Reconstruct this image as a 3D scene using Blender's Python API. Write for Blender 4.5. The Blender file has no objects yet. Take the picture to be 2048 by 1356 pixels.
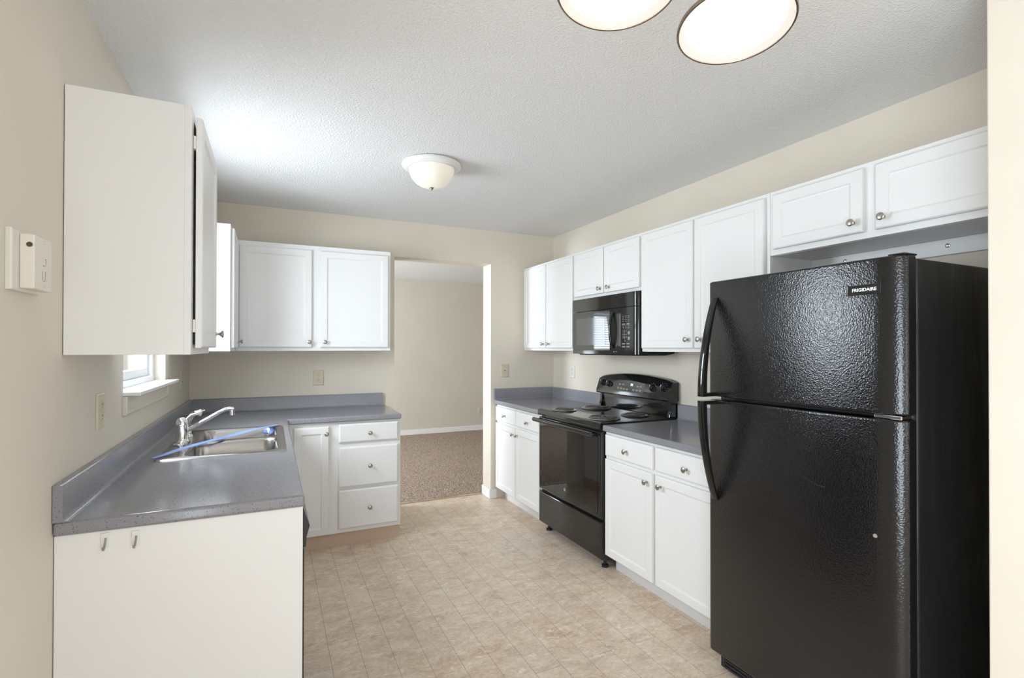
import bpy, bmesh, math, random
from mathutils import Vector, Matrix
random.seed(7)
S = bpy.context.scene
COL = S.collection

# ------------------------------------------------------------------ camera, world, light, exposure
CX, CY, CZ = 0.5388, -4.3571, 1.3928
YAW, PITCH, ROLL, FPX, PPY = 0.4409, 0.006, 0.0013, 1019.85, 12.05
fw = Vector((math.sin(YAW) * math.cos(PITCH), math.cos(YAW) * math.cos(PITCH), math.sin(PITCH)))
rt = Vector((math.cos(YAW), -math.sin(YAW), 0))
up = rt.cross(fw)
r2 = math.cos(ROLL) * rt + math.sin(ROLL) * up
u2 = -math.sin(ROLL) * rt + math.cos(ROLL) * up
cam = bpy.data.objects.new('camera', bpy.data.cameras.new('camera'))
COL.objects.link(cam)
cam.matrix_world = Matrix(((r2.x, u2.x, -fw.x, CX), (r2.y, u2.y, -fw.y, CY), (r2.z, u2.z, -fw.z, CZ), (0, 0, 0, 1)))
cam.data.sensor_width = 36
cam.data.lens = FPX * 36 / 2048
cam.data.shift_y = PPY / 2048
cam.data.clip_start = 0.02
S.camera = cam

W, H = 3.045, 2.48          # kitchen width, ceiling height
DY = -7.6                   # far end of the dining area behind the camera
LY = 3.70                   # far wall of the living room

world = bpy.data.worlds.new('daylight_sky')
S.world = world
world.use_nodes = True
bg = world.node_tree.nodes['Background']
bg.inputs[0].default_value = (0.86, 0.93, 1.0, 1)
bg.inputs[1].default_value = 2.4


def area(name, loc, direction, sx, sy, power, color):
    l = bpy.data.lights.new(name, 'AREA')
    l.shape = 'RECTANGLE'
    l.size, l.size_y, l.energy, l.color = sx, sy, power, color
    o = bpy.data.objects.new(name, l)
    COL.objects.link(o)
    o.location = loc
    o.rotation_euler = Vector(direction).to_track_quat('-Z', 'Y').to_euler()
    return o


DAY = (0.83, 0.925, 1.02)
area('daylight_sliding_door', (1.45, DY - 0.16, 1.08), (0, 1, 1.4), 2.2, 1.7, 26, DAY)
area('added_fill_dining', (4.40, -5.6, 1.35), (-1, 0, 0.75), 1.5, 1.0, 48, DAY)  # added fill from the right behind the camera, brightens the left wall
area('daylight_patio_door', (-0.24, -5.35, 1.02), (1, 0, 0.45), 1.7, 1.75, 116, DAY)
area('daylight_sink_window', (-0.20, -1.385, 1.66), (1, 0, -0.38), 0.86, 0.84, 64, DAY)
area('daylight_living_window', (-0.97, LY + 0.20, 1.35), (0, -1, 0.3), 0.56, 1.4, 45, DAY)
area('added_fill_living', (-1.80, 1.9, 1.33), (1, 0.15, 0.3), 1.5, 1.3, 285, DAY)  # added fill, brightens the living room and the doorway jamb

S.view_settings.view_transform = 'Standard'
S.view_settings.look = 'None'
S.view_settings.gamma = 1
S.view_settings.exposure = -0.2
S.view_settings.use_curve_mapping = False
S.cycles.diffuse_bounces = 8
S.cycles.max_bounces = 14
S.cycles.sample_clamp_indirect = 6


# ------------------------------------------------------------------ materials
def mat(name, col, rough=0.5, metal=0.0, spec=0.5, coat=0.0):
    m = bpy.data.materials.new(name)
    m.use_nodes = True
    b = m.node_tree.nodes['Principled BSDF']
    b.inputs['Base Color'].default_value = (*col, 1)
    b.inputs['Roughness'].default_value = rough
    b.inputs['Metallic'].default_value = metal
    b.inputs['Specular IOR Level'].default_value = spec
    b.inputs['Coat Weight'].default_value = coat
    return m


class N:
    """small helper around a material's node tree"""
    def __init__(self, m):
        self.t = m.node_tree
        self.b = self.t.nodes['Principled BSDF']
        self.tc = self.t.nodes.new('ShaderNodeTexCoord')

    def new(self, kind, **kw):
        n = self.t.nodes.new(kind)
        for k, v in kw.items():
            if k in n.inputs:
                n.inputs[k].default_value = v
            else:
                setattr(n, k, v)
        return n

    def link(self, a, b):
        self.t.links.new(a, b)

    def mapping(self, scale=(1, 1, 1), rot=(0, 0, 0)):
        mp = self.new('ShaderNodeMapping')
        mp.inputs['Scale'].default_value = scale
        mp.inputs['Rotation'].default_value = rot
        self.link(self.tc.outputs['Object'], mp.inputs['Vector'])
        return mp.outputs['Vector']

    def noise(self, vec, scale, detail=3, rough=0.55, dist=0.0):
        n = self.new('ShaderNodeTexNoise')
        n.inputs['Scale'].default_value = scale
        n.inputs['Detail'].default_value = detail
        n.inputs['Roughness'].default_value = rough
        n.inputs['Distortion'].default_value = dist
        self.link(vec, n.inputs['Vector'])
        return n.outputs['Fac']

    def voronoi(self, vec, scale, out='Distance'):
        n = self.new('ShaderNodeTexVoronoi')
        n.inputs['Scale'].default_value = scale
        self.link(vec, n.inputs['Vector'])
        return n.outputs[out]

    def ramp(self, fac, stops):
        r = self.new('ShaderNodeValToRGB')
        el = r.color_ramp.elements
        while len(el) < len(stops):
            el.new(0.5)
        for e, (p, c) in zip(el, stops):
            e.position = p
            e.color = (*c, 1) if len(c) == 3 else c
        self.link(fac, r.inputs['Fac'])
        return r.outputs['Color']

    def mix(self, fac, a, b, mode='MIX'):
        m = self.new('ShaderNodeMix', data_type='RGBA', blend_type=mode)
        for v, s in ((fac, 0), (a, 6), (b, 7)):
            if isinstance(v, (int, float)):
                m.inputs[s].default_value = v
            elif isinstance(v, tuple):
                m.inputs[s].default_value = (*v, 1)
            else:
                self.link(v, m.inputs[s])
        return m.outputs[2]

    def bump(self, fac, strength, dist):
        b = self.new('ShaderNodeBump')
        b.inputs['Strength'].default_value = strength
        b.inputs['Distance'].default_value = dist
        self.link(fac, b.inputs['Height'])
        self.link(b.outputs['Normal'], self.b.inputs['Normal'])

    def color(self, c):
        self.link(c, self.b.inputs['Base Color'])

    def rough(self, c):
        self.link(c, self.b.inputs['Roughness'])


M = {}


def make_wall(name, col):
    m = mat(name, col, 0.6, spec=0.35)
    n = N(m)
    v = n.mapping()
    n.color(n.ramp(n.noise(v, 2.2, 3), [(0.3, tuple(c * 0.97 for c in col)), (0.7, tuple(min(1, c * 1.02) for c in col))]))
    n.bump(n.noise(v, 160, 3), 0.10, 0.002)
    return m


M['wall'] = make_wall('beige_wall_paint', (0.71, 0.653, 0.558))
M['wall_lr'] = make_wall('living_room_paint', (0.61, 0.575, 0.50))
M['stub'] = M['wall']
m = mat('textured_ceiling', (0.86, 0.86, 0.85), 0.9, spec=0.1)
n = N(m)
v = n.mapping()
f = n.noise(v, 100, 4, 0.65)
n.bump(n.ramp(f, [(0.38, (0, 0, 0)), (0.62, (1, 1, 1))]), 0.55, 0.008)
M['ceiling'] = m

m = mat('vinyl_plank_floor', (0.5, 0.42, 0.35), 0.36, spec=0.4)
n = N(m)
v = n.mapping()
brick = n.new('ShaderNodeTexBrick', offset=0.37, offset_frequency=2, squash=1.0)
vr = n.mapping(rot=(0, 0, math.pi / 2))
# planks run along y, 0.131 m wide: bricks laid in rows along the rotated x
n.link(vr, brick.inputs['Vector'])
for k, val in {'Scale': 1.0, 'Mortar Size': 0.0015, 'Mortar Smooth': 0.1, 'Brick Width': 0.92, 'Row Height': 0.1306}.items():
    brick.inputs[k].default_value = val
brick.inputs['Color1'].default_value = (0.40, 0.40, 0.40, 1)
brick.inputs['Color2'].default_value = (0.62, 0.62, 0.62, 1)
brick.inputs['Mortar'].default_value = (0.5, 0.5, 0.5, 1)
vs = n.mapping(scale=(0.85, 1.45, 1))
big = n.noise(vs, 3.0, 5, 0.62, 0.6)
mid = n.noise(vs, 10, 8, 0.76, 0.6)
fine = n.noise(vs, 60, 4, 0.7, 0.5)
base = n.ramp(mid, [(0.32, (0.45, 0.345, 0.265)), (0.44, (0.63, 0.505, 0.40)), (0.56, (0.72, 0.605, 0.50)), (0.68, (0.86, 0.78, 0.69))])
base = n.mix(n.ramp(big, [(0.35, (0, 0, 0)), (0.7, (0.55, 0.55, 0.55))]), base, (0.68, 0.60, 0.535))
fleck = n.mix(1.0, n.ramp(n.noise(vs, 26, 9, 0.8, 0.4), [(0.53, (0, 0, 0)), (0.61, (0.85, 0.85, 0.85))]), n.ramp(n.noise(vs, 4.5, 3, 0.6), [(0.42, (0.1, 0.1, 0.1)), (0.6, (1, 1, 1))]), 'MULTIPLY')
base = n.mix(fleck, base, (0.90, 0.83, 0.75))
base = n.mix(0.48, base, n.ramp(fine, [(0.3, (0.25, 0.2, 0.17)), (0.5, (0.5, 0.45, 0.40)), (0.72, (0.78, 0.72, 0.64))]), 'OVERLAY')
base = n.mix(0.20, base, brick.outputs['Color'], 'OVERLAY')
base = n.mix(n.ramp(brick.outputs['Fac'], [(0.0, (0, 0, 0)), (1.0, (0.62, 0.62, 0.62))]), base, (0.26, 0.19, 0.145))
n.color(base)
n.rough(n.ramp(fine, [(0.3, (0.30, 0.30, 0.30)), (0.7, (0.46, 0.46, 0.46))]))
n.bump(n.mix(0.6, fine, n.ramp(brick.outputs['Fac'], [(0, (1, 1, 1)), (1, (0, 0, 0))])), 0.12, 0.002)
M['floor'] = m

m = mat('carpet_pile', (0.42, 0.33, 0.27), 0.95, spec=0.05)
n = N(m)
v = n.mapping()
f = n.noise(v, 85, 2, 0.8)
c = n.ramp(f, [(0.34, (0.06, 0.04, 0.03)), (0.46, (0.32, 0.24, 0.185)), (0.58, (0.54, 0.435, 0.355)), (0.70, (0.76, 0.66, 0.57))])
g = n.noise(n.mapping(scale=(1.0, 2.4, 1)), 2.6, 4, 0.6, 1.0)
n.color(n.mix(n.ramp(g, [(0.42, (0, 0, 0)), (0.66, (0.45, 0.45, 0.45))]), c, (0.40, 0.31, 0.24)))
n.bump(f, 0.9, 0.012)
M['carpet'] = m

m = mat('white_cabinet_paint', (0.80, 0.80, 0.79), 0.34, spec=0.45)
n = N(m)
n.bump(n.noise(n.mapping(scale=(1, 1, 0.35)), 60, 3), 0.05, 0.001)
M['white'] = m
M['trim'] = mat('white_trim_paint', (0.82, 0.82, 0.81), 0.35)
M['vinyl'] = mat('white_window_vinyl', (0.84, 0.85, 0.86), 0.3)
M['toe_tan'] = mat('tan_toe_board', (0.56, 0.42, 0.31), 0.5)
M['toe_white'] = mat('grey_white_toe_board', (0.66, 0.655, 0.65), 0.5)
M['cabinet_dark'] = mat('cabinet_interior', (0.05, 0.045, 0.04), 0.8)

m = mat('grey_speckled_laminate', (0.24, 0.24, 0.265), 0.16, spec=0.55)
n = N(m)
v = n.mapping()
d = n.voronoi(v, 150)
sel = n.noise(v, 95, 2)
dark = n.mix(1.0, n.ramp(d, [(0.16, (1, 1, 1)), (0.28, (0, 0, 0))]), n.ramp(sel, [(0.44, (0, 0, 0)), (0.52, (1, 1, 1))]), 'MULTIPLY')
d2 = n.voronoi(n.mapping(rot=(0.4, 0.8, 0.3)), 210)
lite = n.mix(1.0, n.ramp(d2, [(0.10, (1, 1, 1)), (0.2, (0, 0, 0))]), n.ramp(n.noise(v, 70, 2), [(0.48, (0, 0, 0)), (0.56, (1, 1, 1))]), 'MULTIPLY')
c = n.mix(dark, (0.250, 0.250, 0.274), (0.06, 0.055, 0.06))
c = n.mix(lite, c, (0.42, 0.42, 0.46))
n.color(c)
M['counter'] = m

m = mat('stainless_steel', (0.44, 0.42, 0.40), 0.23, 1.0)
M['steel'] = m
M['chrome'] = mat('chrome', (0.82, 0.82, 0.83), 0.06, 1.0)
M['nickel'] = mat('brushed_nickel', (0.47, 0.44, 0.40), 0.27, 1.0)
M['hinge'] = mat('hinge_metal', (0.70, 0.69, 0.66), 0.35, 1.0)
M['black_gloss'] = mat('gloss_black_enamel', (0.010, 0.010, 0.010), 0.07, spec=0.6)
M['black_glass'] = mat('black_glass', (0.006, 0.006, 0.007), 0.03, spec=0.65)
M['black_satin'] = mat('satin_black_plastic', (0.012, 0.012, 0.013), 0.28)
M['black_matte'] = mat('matte_black', (0.012, 0.012, 0.012), 0.6)
M['mesh_glass'] = mat('grey_screened_glass', (0.055, 0.056, 0.058), 0.05, spec=0.6)
M['coil'] = mat('burner_coil', (0.13, 0.12, 0.11), 0.5, 0.3)
M['pan'] = mat('drip_pan_chrome', (0.66, 0.64, 0.61), 0.30, 1.0)
M['grey_print'] = mat('pale_grey_print', (0.42, 0.42, 0.42), 0.5)
M['white_print'] = mat('white_print', (0.85, 0.85, 0.85), 0.4)
M['silver'] = mat('silver_badge', (0.7, 0.7, 0.7), 0.3, 1.0)

m = mat('leather_grain_black', (0.006, 0.006, 0.007), 0.22, spec=0.58)
n = N(m)
v = n.mapping()
f = n.mix(0.5, n.noise(v, 165, 3, 0.6, 0.8), n.voronoi(v, 185))
n.bump(f, 0.42, 0.0021)
m.node_tree.nodes['Principled BSDF'].inputs['Roughness'].default_value = 0.13
M['fridge'] = m
m = mat('fridge_case_black', (0.014, 0.014, 0.015), 0.38, spec=0.45)
n = N(m)
n.rough(n.ramp(n.noise(n.mapping(scale=(3, 3, 0.8)), 2.2, 3, 0.5, 1.2), [(0.35, (0.28, 0.28, 0.28)), (0.65, (0.50, 0.50, 0.50))]))
n.bump(n.noise(n.mapping(scale=(2.4, 2.4, 0.7)), 2.3, 2, 0.5, 1.0), 0.35, 0.02)
M['fridge_side'] = m

M['ivory'] = mat('ivory_plastic', (0.62, 0.56, 0.42), 0.4)
M['ivory_dark'] = mat('ivory_slot', (0.08, 0.06, 0.05), 0.6)
M['almond'] = mat('almond_plastic', (0.76, 0.715, 0.635), 0.45)
M['plate_white'] = mat('white_plate', (0.72, 0.70, 0.64), 0.4)
M['slot_grey'] = mat('grey_slot', (0.30, 0.28, 0.25), 0.6)
M['orange'] = mat('brown_hole', (0.10, 0.06, 0.025), 0.7)  # even brown for the disc drawn as a hole
M['blue_tape'] = mat('blue_tape', (0.22, 0.34, 0.72), 0.45)
M['bronze'] = mat('bronze_metal', (0.25, 0.20, 0.16), 0.35, 0.9)
M['clear_hook'] = mat('clear_hook_plastic', (0.78, 0.78, 0.77), 0.25)
M['blind'] = mat('white_blind', (0.80, 0.80, 0.80), 0.5)


def emit(name, col, strength, base=(0.8, 0.8, 0.8)):
    m = mat(name, base, 0.4)
    b = m.node_tree.nodes['Principled BSDF']
    b.inputs['Emission Color'].default_value = (*col, 1)
    b.inputs['Emission Strength'].default_value = strength
    return m


M['shade_lit'] = emit('lit_frosted_glass', (1.0, 0.98, 0.95), 4.0)
M['shade_rim'] = emit('lit_glass_rim', (1.0, 0.92, 0.80), 0.86, (0.10, 0.10, 0.10))
M['dome_lit'] = emit('lit_alabaster_glass', (1.0, 0.92, 0.76), 0.34, (0.72, 0.70, 0.62))
M['display'] = emit('lit_clock_digits', (0.85, 0.95, 1.0), 0.9)

m = bpy.data.materials.new('window_glass')
m.use_nodes = True
t = m.node_tree
t.nodes.remove(t.nodes['Principled BSDF'])
tr = t.nodes.new('ShaderNodeBsdfTransparent')
gl = t.nodes.new('ShaderNodeBsdfGlossy')
gl.inputs['Roughness'].default_value = 0.02
fr = t.nodes.new('ShaderNodeLayerWeight')
fr.inputs['Blend'].default_value = 0.12
mx = t.nodes.new('ShaderNodeMixShader')
t.links.new(fr.outputs['Facing'], mx.inputs[0])
t.links.new(tr.outputs[0], mx.inputs[1])
t.links.new(gl.outputs[0], mx.inputs[2])
t.links.new(mx.outputs[0], t.nodes['Material Output'].inputs['Surface'])
M['glass'] = m


# ------------------------------------------------------------------ mesh helpers
def world_loc(o):
    p = Vector((0, 0, 0))
    while o:
        p += o.location
        o = o.parent
    return p


class MB:
    def __init__(self):
        self.bm = bmesh.new()

    def face(self, pts):
        try:
            return self.bm.faces.new([self.bm.verts.new(p) for p in pts])
        except ValueError:
            return None

    def box(self, x0, x1, y0, y1, z0, z1):
        x0, x1 = sorted((x0, x1)); y0, y1 = sorted((y0, y1)); z0, z1 = sorted((z0, z1))
        v = [self.bm.verts.new(p) for p in ((x0, y0, z0), (x1, y0, z0), (x1, y1, z0), (x0, y1, z0), (x0, y0, z1), (x1, y0, z1), (x1, y1, z1), (x0, y1, z1))]
        for f in ((0, 3, 2, 1), (4, 5, 6, 7), (0, 1, 5, 4), (1, 2, 6, 5), (2, 3, 7, 6), (3, 0, 4, 7)):
            self.bm.faces.new([v[i] for i in f])
        return self

    def loft(self, rings, cap0=True, cap1=True, closed=True):
        """rings: lists of points, same count"""
        vr = [[self.bm.verts.new(p) for p in r] for r in rings]
        k = len(vr[0])
        for a, b in zip(vr, vr[1:]):
            for i in range(k if closed else k - 1):
                j = (i + 1) % k
                self.bm.faces.new((a[i], a[j], b[j], b[i]))
        if cap0:
            self.bm.faces.new(list(reversed(vr[0])))
        if cap1:
            self.bm.faces.new(vr[-1])
        return self

    def lathe(self, prof, center=(0, 0, 0), axis=(0, 0, 1), n=32, cap0=True, cap1=True):
        """prof: (radius, height along the axis)"""
        ax = Vector(axis).normalized()
        q = Vector((0, 0, 1)).rotation_difference(ax)
        c = Vector(center)
        rings = []
        for r, h in prof:
            rings.append([c + q @ Vector((r * math.cos(2 * math.pi * i / n), r * math.sin(2 * math.pi * i / n), h)) for i in range(n)])
        return self.loft(rings, cap0, cap1)

    def cyl(self, p0, p1, r0, r1=None, n=20):
        p0, p1 = Vector(p0), Vector(p1)
        d = p1 - p0
        return self.lathe([(r0, 0), (r1 if r1 is not None else r0, d.length)], p0, d, n)

    def tube(self, pts, radii, n=12, flat=None):
        """round (or elliptic: flat = (scale side, scale normal)) tube along points"""
        pts = [Vector(p) for p in pts]
        if isinstance(radii, (int, float)):
            radii = [radii] * len(pts)
        rings = []
        prev = None
        for i, p in enumerate(pts):
            a = pts[max(i - 1, 0)]
            b = pts[min(i + 1, len(pts) - 1)]
            tg = (b - a).normalized()
            ref = prev if prev is not None else (Vector((0, 0, 1)) if abs(tg.z) < 0.9 else Vector((1, 0, 0)))
            s = tg.cross(ref).normalized()
            u = s.cross(tg).normalized()
            prev = u
            fs, fu = flat if flat else (1, 1)
            rings.append([p + s * (radii[i] * fs * math.cos(2 * math.pi * k / n)) + u * (radii[i] * fu * math.sin(2 * math.pi * k / n)) for k in range(n)])
        return self.loft(rings)

    def plate(self, mapf, us, vs, solid, t):
        """solid sheet of thickness t with holes: mapf(u, depth, v); cells where solid(u, v)"""
        nu, nv = len(us) - 1, len(vs) - 1
        ok = [[solid((us[i] + us[i + 1]) / 2, (vs[j] + vs[j + 1]) / 2) for j in range(nv)] for i in range(nu)]
        cache = {}

        def V(i, j, s):
            k = (i, j, s)
            if k not in cache:
                cache[k] = self.bm.verts.new(mapf(us[i], 0 if s == 0 else t, vs[j]))
            return cache[k]
        for i in range(nu):
            for j in range(nv):
                if not ok[i][j]:
                    continue
                self.bm.faces.new((V(i, j, 0), V(i + 1, j, 0), V(i + 1, j + 1, 0), V(i, j + 1, 0)))
                self.bm.faces.new((V(i, j, 1), V(i, j + 1, 1), V(i + 1, j + 1, 1), V(i + 1, j, 1)))
                for di, dj, a, b in ((-1, 0, (i, j), (i, j + 1)), (1, 0, (i + 1, j), (i + 1, j + 1)), (0, -1, (i, j), (i + 1, j)), (0, 1, (i, j + 1), (i + 1, j + 1))):
                    ii, jj = i + di, j + dj
                    if 0 <= ii < nu and 0 <= jj < nv and ok[ii][jj]:
                        continue
                    self.bm.faces.new((V(*a, 0), V(*a, 1), V(*b, 1), V(*b, 0)))
        return self

    def panel(self, mapf, a0, a1, z0, z1, prof):
        """concentric rectangles: prof = [(inset, depth)]; capped at both ends"""
        rings = []
        for ins, dep in prof:
            rings.append([mapf(a0 + ins, dep, z0 + ins), mapf(a1 - ins, dep, z0 + ins), mapf(a1 - ins, dep, z1 - ins), mapf(a0 + ins, dep, z1 - ins)])
        return self.loft(rings)

    def build(self, name, material, parent=None, bevel=0.0, seg=2, smooth=False, angle=35, origin=None):
        off = world_loc(parent) if parent else Vector((0, 0, 0))
        if origin is not None:
            off = Vector(origin)
        bmesh.ops.remove_doubles(self.bm, verts=self.bm.verts, dist=1e-6)
        bmesh.ops.recalc_face_normals(self.bm, faces=self.bm.faces)
        bmesh.ops.translate(self.bm, verts=self.bm.verts, vec=-off)
        me = bpy.data.meshes.new(name)
        self.bm.to_mesh(me)
        self.bm.free()
        me.materials.append(M[material] if isinstance(material, str) else material)
        if smooth:
            me.polygons.foreach_set('use_smooth', [True] * len(me.polygons))
            me.set_sharp_from_angle(angle=math.radians(angle))
        o = bpy.data.objects.new(name, me)
        COL.objects.link(o)
        if origin is not None:
            o.location = Vector(origin) - (world_loc(parent) if parent else Vector((0, 0, 0)))
        if parent:
            o.parent = parent
        if bevel:
            b = o.modifiers.new('edge', 'BEVEL')
            b.width, b.segments, b.limit_method = bevel, seg, 'ANGLE'
            b.angle_limit = math.radians(40)
        return o


def tag(o, label, cat, group=None):
    o['label'] = label
    o['category'] = cat
    if group:
        o['group'] = group
    return o


def thing(name, loc, label, cat, group=None):
    o = bpy.data.objects.new(name, None)
    o.empty_display_size = 0.05
    COL.objects.link(o)
    o.location = loc
    return tag(o, label, cat, group)


def structure(o):
    o['kind'] = 'structure'
    return o


def rrect(x0, x1, y0, y1, z, r, k=6):
    pts = []
    for cx, cy, a in ((x1 - r, y1 - r, 0), (x0 + r, y1 - r, 90), (x0 + r, y0 + r, 180), (x1 - r, y0 + r, 270)):
        for i in range(k + 1):
            t = math.radians(a + 90 * i / k)
            pts.append((cx + r * math.cos(t), cy + r * math.sin(t), z))
    return pts


def text_mesh(name, body, size, loc, rot_cols, material, parent, extrude=0.0004, align='CENTER', bold=0.0, sx=1.0):
    cu = bpy.data.curves.new(name, 'FONT')
    cu.body = body
    cu.size = size
    cu.extrude = extrude
    cu.offset = bold
    cu.align_x = align
    cu.align_y = 'CENTER'
    tmp = bpy.data.objects.new(name + '_tmp', cu)
    COL.objects.link(tmp)
    dg = bpy.context.evaluated_depsgraph_get()
    dg.update()
    me = bpy.data.meshes.new_from_object(tmp.evaluated_get(dg))
    bpy.data.objects.remove(tmp)
    me.materials.clear()
    me.materials.append(M[material])
    mw = Matrix((rot_cols[0], rot_cols[1], rot_cols[2])).transposed().to_4x4()
    me.transform(Matrix.Translation(Vector(loc) - world_loc(parent)) @ mw @ Matrix.Diagonal((sx, 1, 1, 1)))
    o = bpy.data.objects.new(name, me)
    COL.objects.link(o)
    o.parent = parent
    return o


# ------------------------------------------------------------------ the room
# kitchen + dining floor, living room carpet
mb = MB(); mb.box(-0.14, 4.34, DY - 0.14, 0.19, -0.10, 0.0)
structure(mb.build('floor', 'floor'))
mb = MB()
nx, ny = 60, 50
rr = random.Random(3)
grid = [[mb.bm.verts.new((-1.6 + 7.2 * i / nx, 0.195 + (LY - 0.195) * j / ny, 0.006 + 0.005 * rr.random())) for j in range(ny + 1)] for i in range(nx + 1)]
for i in range(nx):
    for j in range(ny):
        mb.bm.faces.new((grid[i][j], grid[i + 1][j], grid[i + 1][j + 1], grid[i][j + 1]))
mb.box(-1.6, 5.6, 0.195, LY, -0.1, -0.001)
structure(mb.build('floor_living_room', 'carpet', smooth=True))
mb = MB(); mb.box(1.486, 2.378, 0.178, 0.205, 0.0, 0.007)
structure(mb.build('trim_1', 'toe_tan', bevel=0.002))

mb = MB(); mb.box(-0.14, 4.34, DY - 0.14, 0.0, H, H + 0.12)
structure(mb.build('ceiling', 'ceiling'))
mb = MB(); mb.box(-1.74, 5.74, 0.0, LY + 0.14, H + 0.005, H + 0.12)
structure(mb.build('ceiling_living_room', 'ceiling'))

# left wall with the sink window
WY0, WY1, WZ0, WZ1 = -1.834, -0.935, 1.195, 2.12
mb = MB()
mb.plate(lambda u, d, v: (-d, u, v), [DY, -6.25, -4.45, WY0, WY1, 0.0], [0, WZ0, 2.05, WZ1, H],
         lambda u, v: not (WY0 < u < WY1 and WZ0 < v < WZ1 or -6.25 < u < -4.45 and v < 2.05), 0.14)
structure(mb.build('wall_left', 'wall'))
# back wall with the opening to the living room
OX0, OX1, OZ = 1.486, 2.378, 2.172
mb = MB()
mb.plate(lambda u, d, v: (u, d, v), [-1.74, OX0, OX1, 5.74], [0, OZ, H], lambda u, v: not (OX0 < u < OX1 and v < OZ), 0.19)
structure(mb.build('wall_back', 'wall'))
mb = MB(); mb.box(W, W + 0.12, -3.62, 0.0, 0, H)
structure(mb.build('wall_right', 'wall'))
# wall beside the refrigerator
mb = MB(); mb.box(2.389, 4.34, -3.745, -3.62, 0, H)
structure(mb.build('wall_fridge_side', 'stub', bevel=0.004))
# dining area behind the camera
DWY0, DWY1, DWZ0, DWZ1 = -6.35, -4.85, 0.70, 2.0
mb = MB()
mb.plate(lambda u, d, v: (4.2 + d, u, v), [DY, DWY0, DWY1, -3.745], [0, DWZ0, DWZ1, H], lambda u, v: not (DWY0 < u < DWY1 and DWZ0 < v < DWZ1), 0.14)
structure(mb.build('wall_dining_right', 'wall'))
SX0, SX1, SZ = 0.35, 2.55, 2.08
mb = MB()
mb.plate(lambda u, d, v: (u, DY - d, v), [-0.14, SX0, SX1, 4.34], [0, SZ, H], lambda u, v: not (SX0 < u < SX1 and v < SZ), 0.14)
structure(mb.build('wall_dining_back', 'wall'))
# living room
LX0, LX1, LZ0, LZ1 = -1.26, -0.68, 0.60, 2.10
mb = MB()
mb.plate(lambda u, d, v: (u, LY + d, v), [-1.74, LX0, LX1, 5.74], [0, LZ0, LZ1, H + 0.01], lambda u, v: not (LX0 < u < LX1 and LZ0 < v < LZ1), 0.14)
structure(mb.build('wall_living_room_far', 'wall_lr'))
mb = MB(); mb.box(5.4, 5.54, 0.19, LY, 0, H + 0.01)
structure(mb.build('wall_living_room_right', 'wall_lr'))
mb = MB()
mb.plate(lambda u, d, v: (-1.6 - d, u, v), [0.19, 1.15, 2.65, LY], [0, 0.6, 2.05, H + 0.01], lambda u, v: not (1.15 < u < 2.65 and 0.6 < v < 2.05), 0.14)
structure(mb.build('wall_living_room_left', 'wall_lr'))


# baseboards
def baseboard(name, segs):
    mb = MB()
    for (x0, x1, y0, y1) in segs:
        mb.box(x0, x1, y0, y1, 0.0, 0.088)
    return structure(mb.build(name, 'trim', bevel=0.004))


baseboard('baseboard_living_room', [(-1.6, 5.4, LY - 0.014, LY - 0.001)])
baseboard('baseboard_opening', [(OX1 - 0.013, OX1 - 0.0005, -0.013, 0.19), (OX1 - 0.013, 2.436, -0.0135, -0.0005)])
baseboard('baseboard_fridge_side', [(2.376, 2.3885, -3.757, -3.62), (2.376, 4.2, -3.758, -3.7455)])
baseboard('baseboard_left', [(0.0005, 0.013, DY, -6.26), (0.0005, 0.013, -4.44, -2.60)])


# sink window: jamb liner, sash, glass, stool, apron
def win(name):
    o = bpy.data.objects.new(name, None)
    COL.objects.link(o)
    return structure(o)


w1 = win('window_1')
w1.location = (0, (WY0 + WY1) / 2, WZ0)
mb = MB()
mb.plate(lambda u, d, v: (-0.052 - d, u, v), [WY0 + 0.001, WY0 + 0.05, WY1 - 0.05, WY1 - 0.001], [WZ0 + 0.001, WZ0 + 0.045, WZ1 - 0.05, WZ1 - 0.001],
         lambda u, v: not (WY0 + 0.05 < u < WY1 - 0.05 and WZ0 + 0.045 < v < WZ1 - 0.05), 0.075)
mb.build('frame', 'vinyl', w1, bevel=0.003)
mb = MB()
us = [WY0 + 0.052, WY0 + 0.09, WY1 - 0.09, WY1 - 0.052]
zm = (WZ0 + WZ1) / 2
vsx = [WZ0 + 0.047, WZ0 + 0.088, zm - 0.02, zm + 0.02, WZ1 - 0.09, WZ1 - 0.052]
mb.plate(lambda u, d, v: (-0.07 - d, u, v), us, vsx, lambda u, v: not (us[1] < u < us[2] and (vsx[1] < v < vsx[2] or vsx[3] < v < vsx[4])), 0.03)
mb.build('sash', 'vinyl', w1, bevel=0.003)
mb = MB(); mb.box(-0.088, -0.084, us[1] - 0.005, us[2] + 0.005, vsx[1] - 0.005, vsx[4] + 0.005)
mb.build('pane', 'glass', w1)
mb = MB()
mb.plate(lambda u, d, v: (v, u, WZ0 + 0.001 + d), [WY0 + 0.001, WY1 - 0.001, WY1 + 0.06], [-0.05, 0.0005, 0.058], lambda u, v: not (u > WY1 and v < 0.0), 0.016)
mb.build('sill', 'trim', w1, bevel=0.003)
mb = MB()
ay0, ay1, az0, az1 = WY0 - 0.015, WY1 + 0.02, 1.120, 1.194
mb.panel(lambda a, d, z: (0.0005 + d, a, z), ay0, ay1, az0, az1, [(0, 0), (0, 0.012), (0.004, 0.016), (0.012, 0.016), (0.018, 0.008), (0.020, 0.008)])
mb.build('apron', 'wall', w1)

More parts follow.
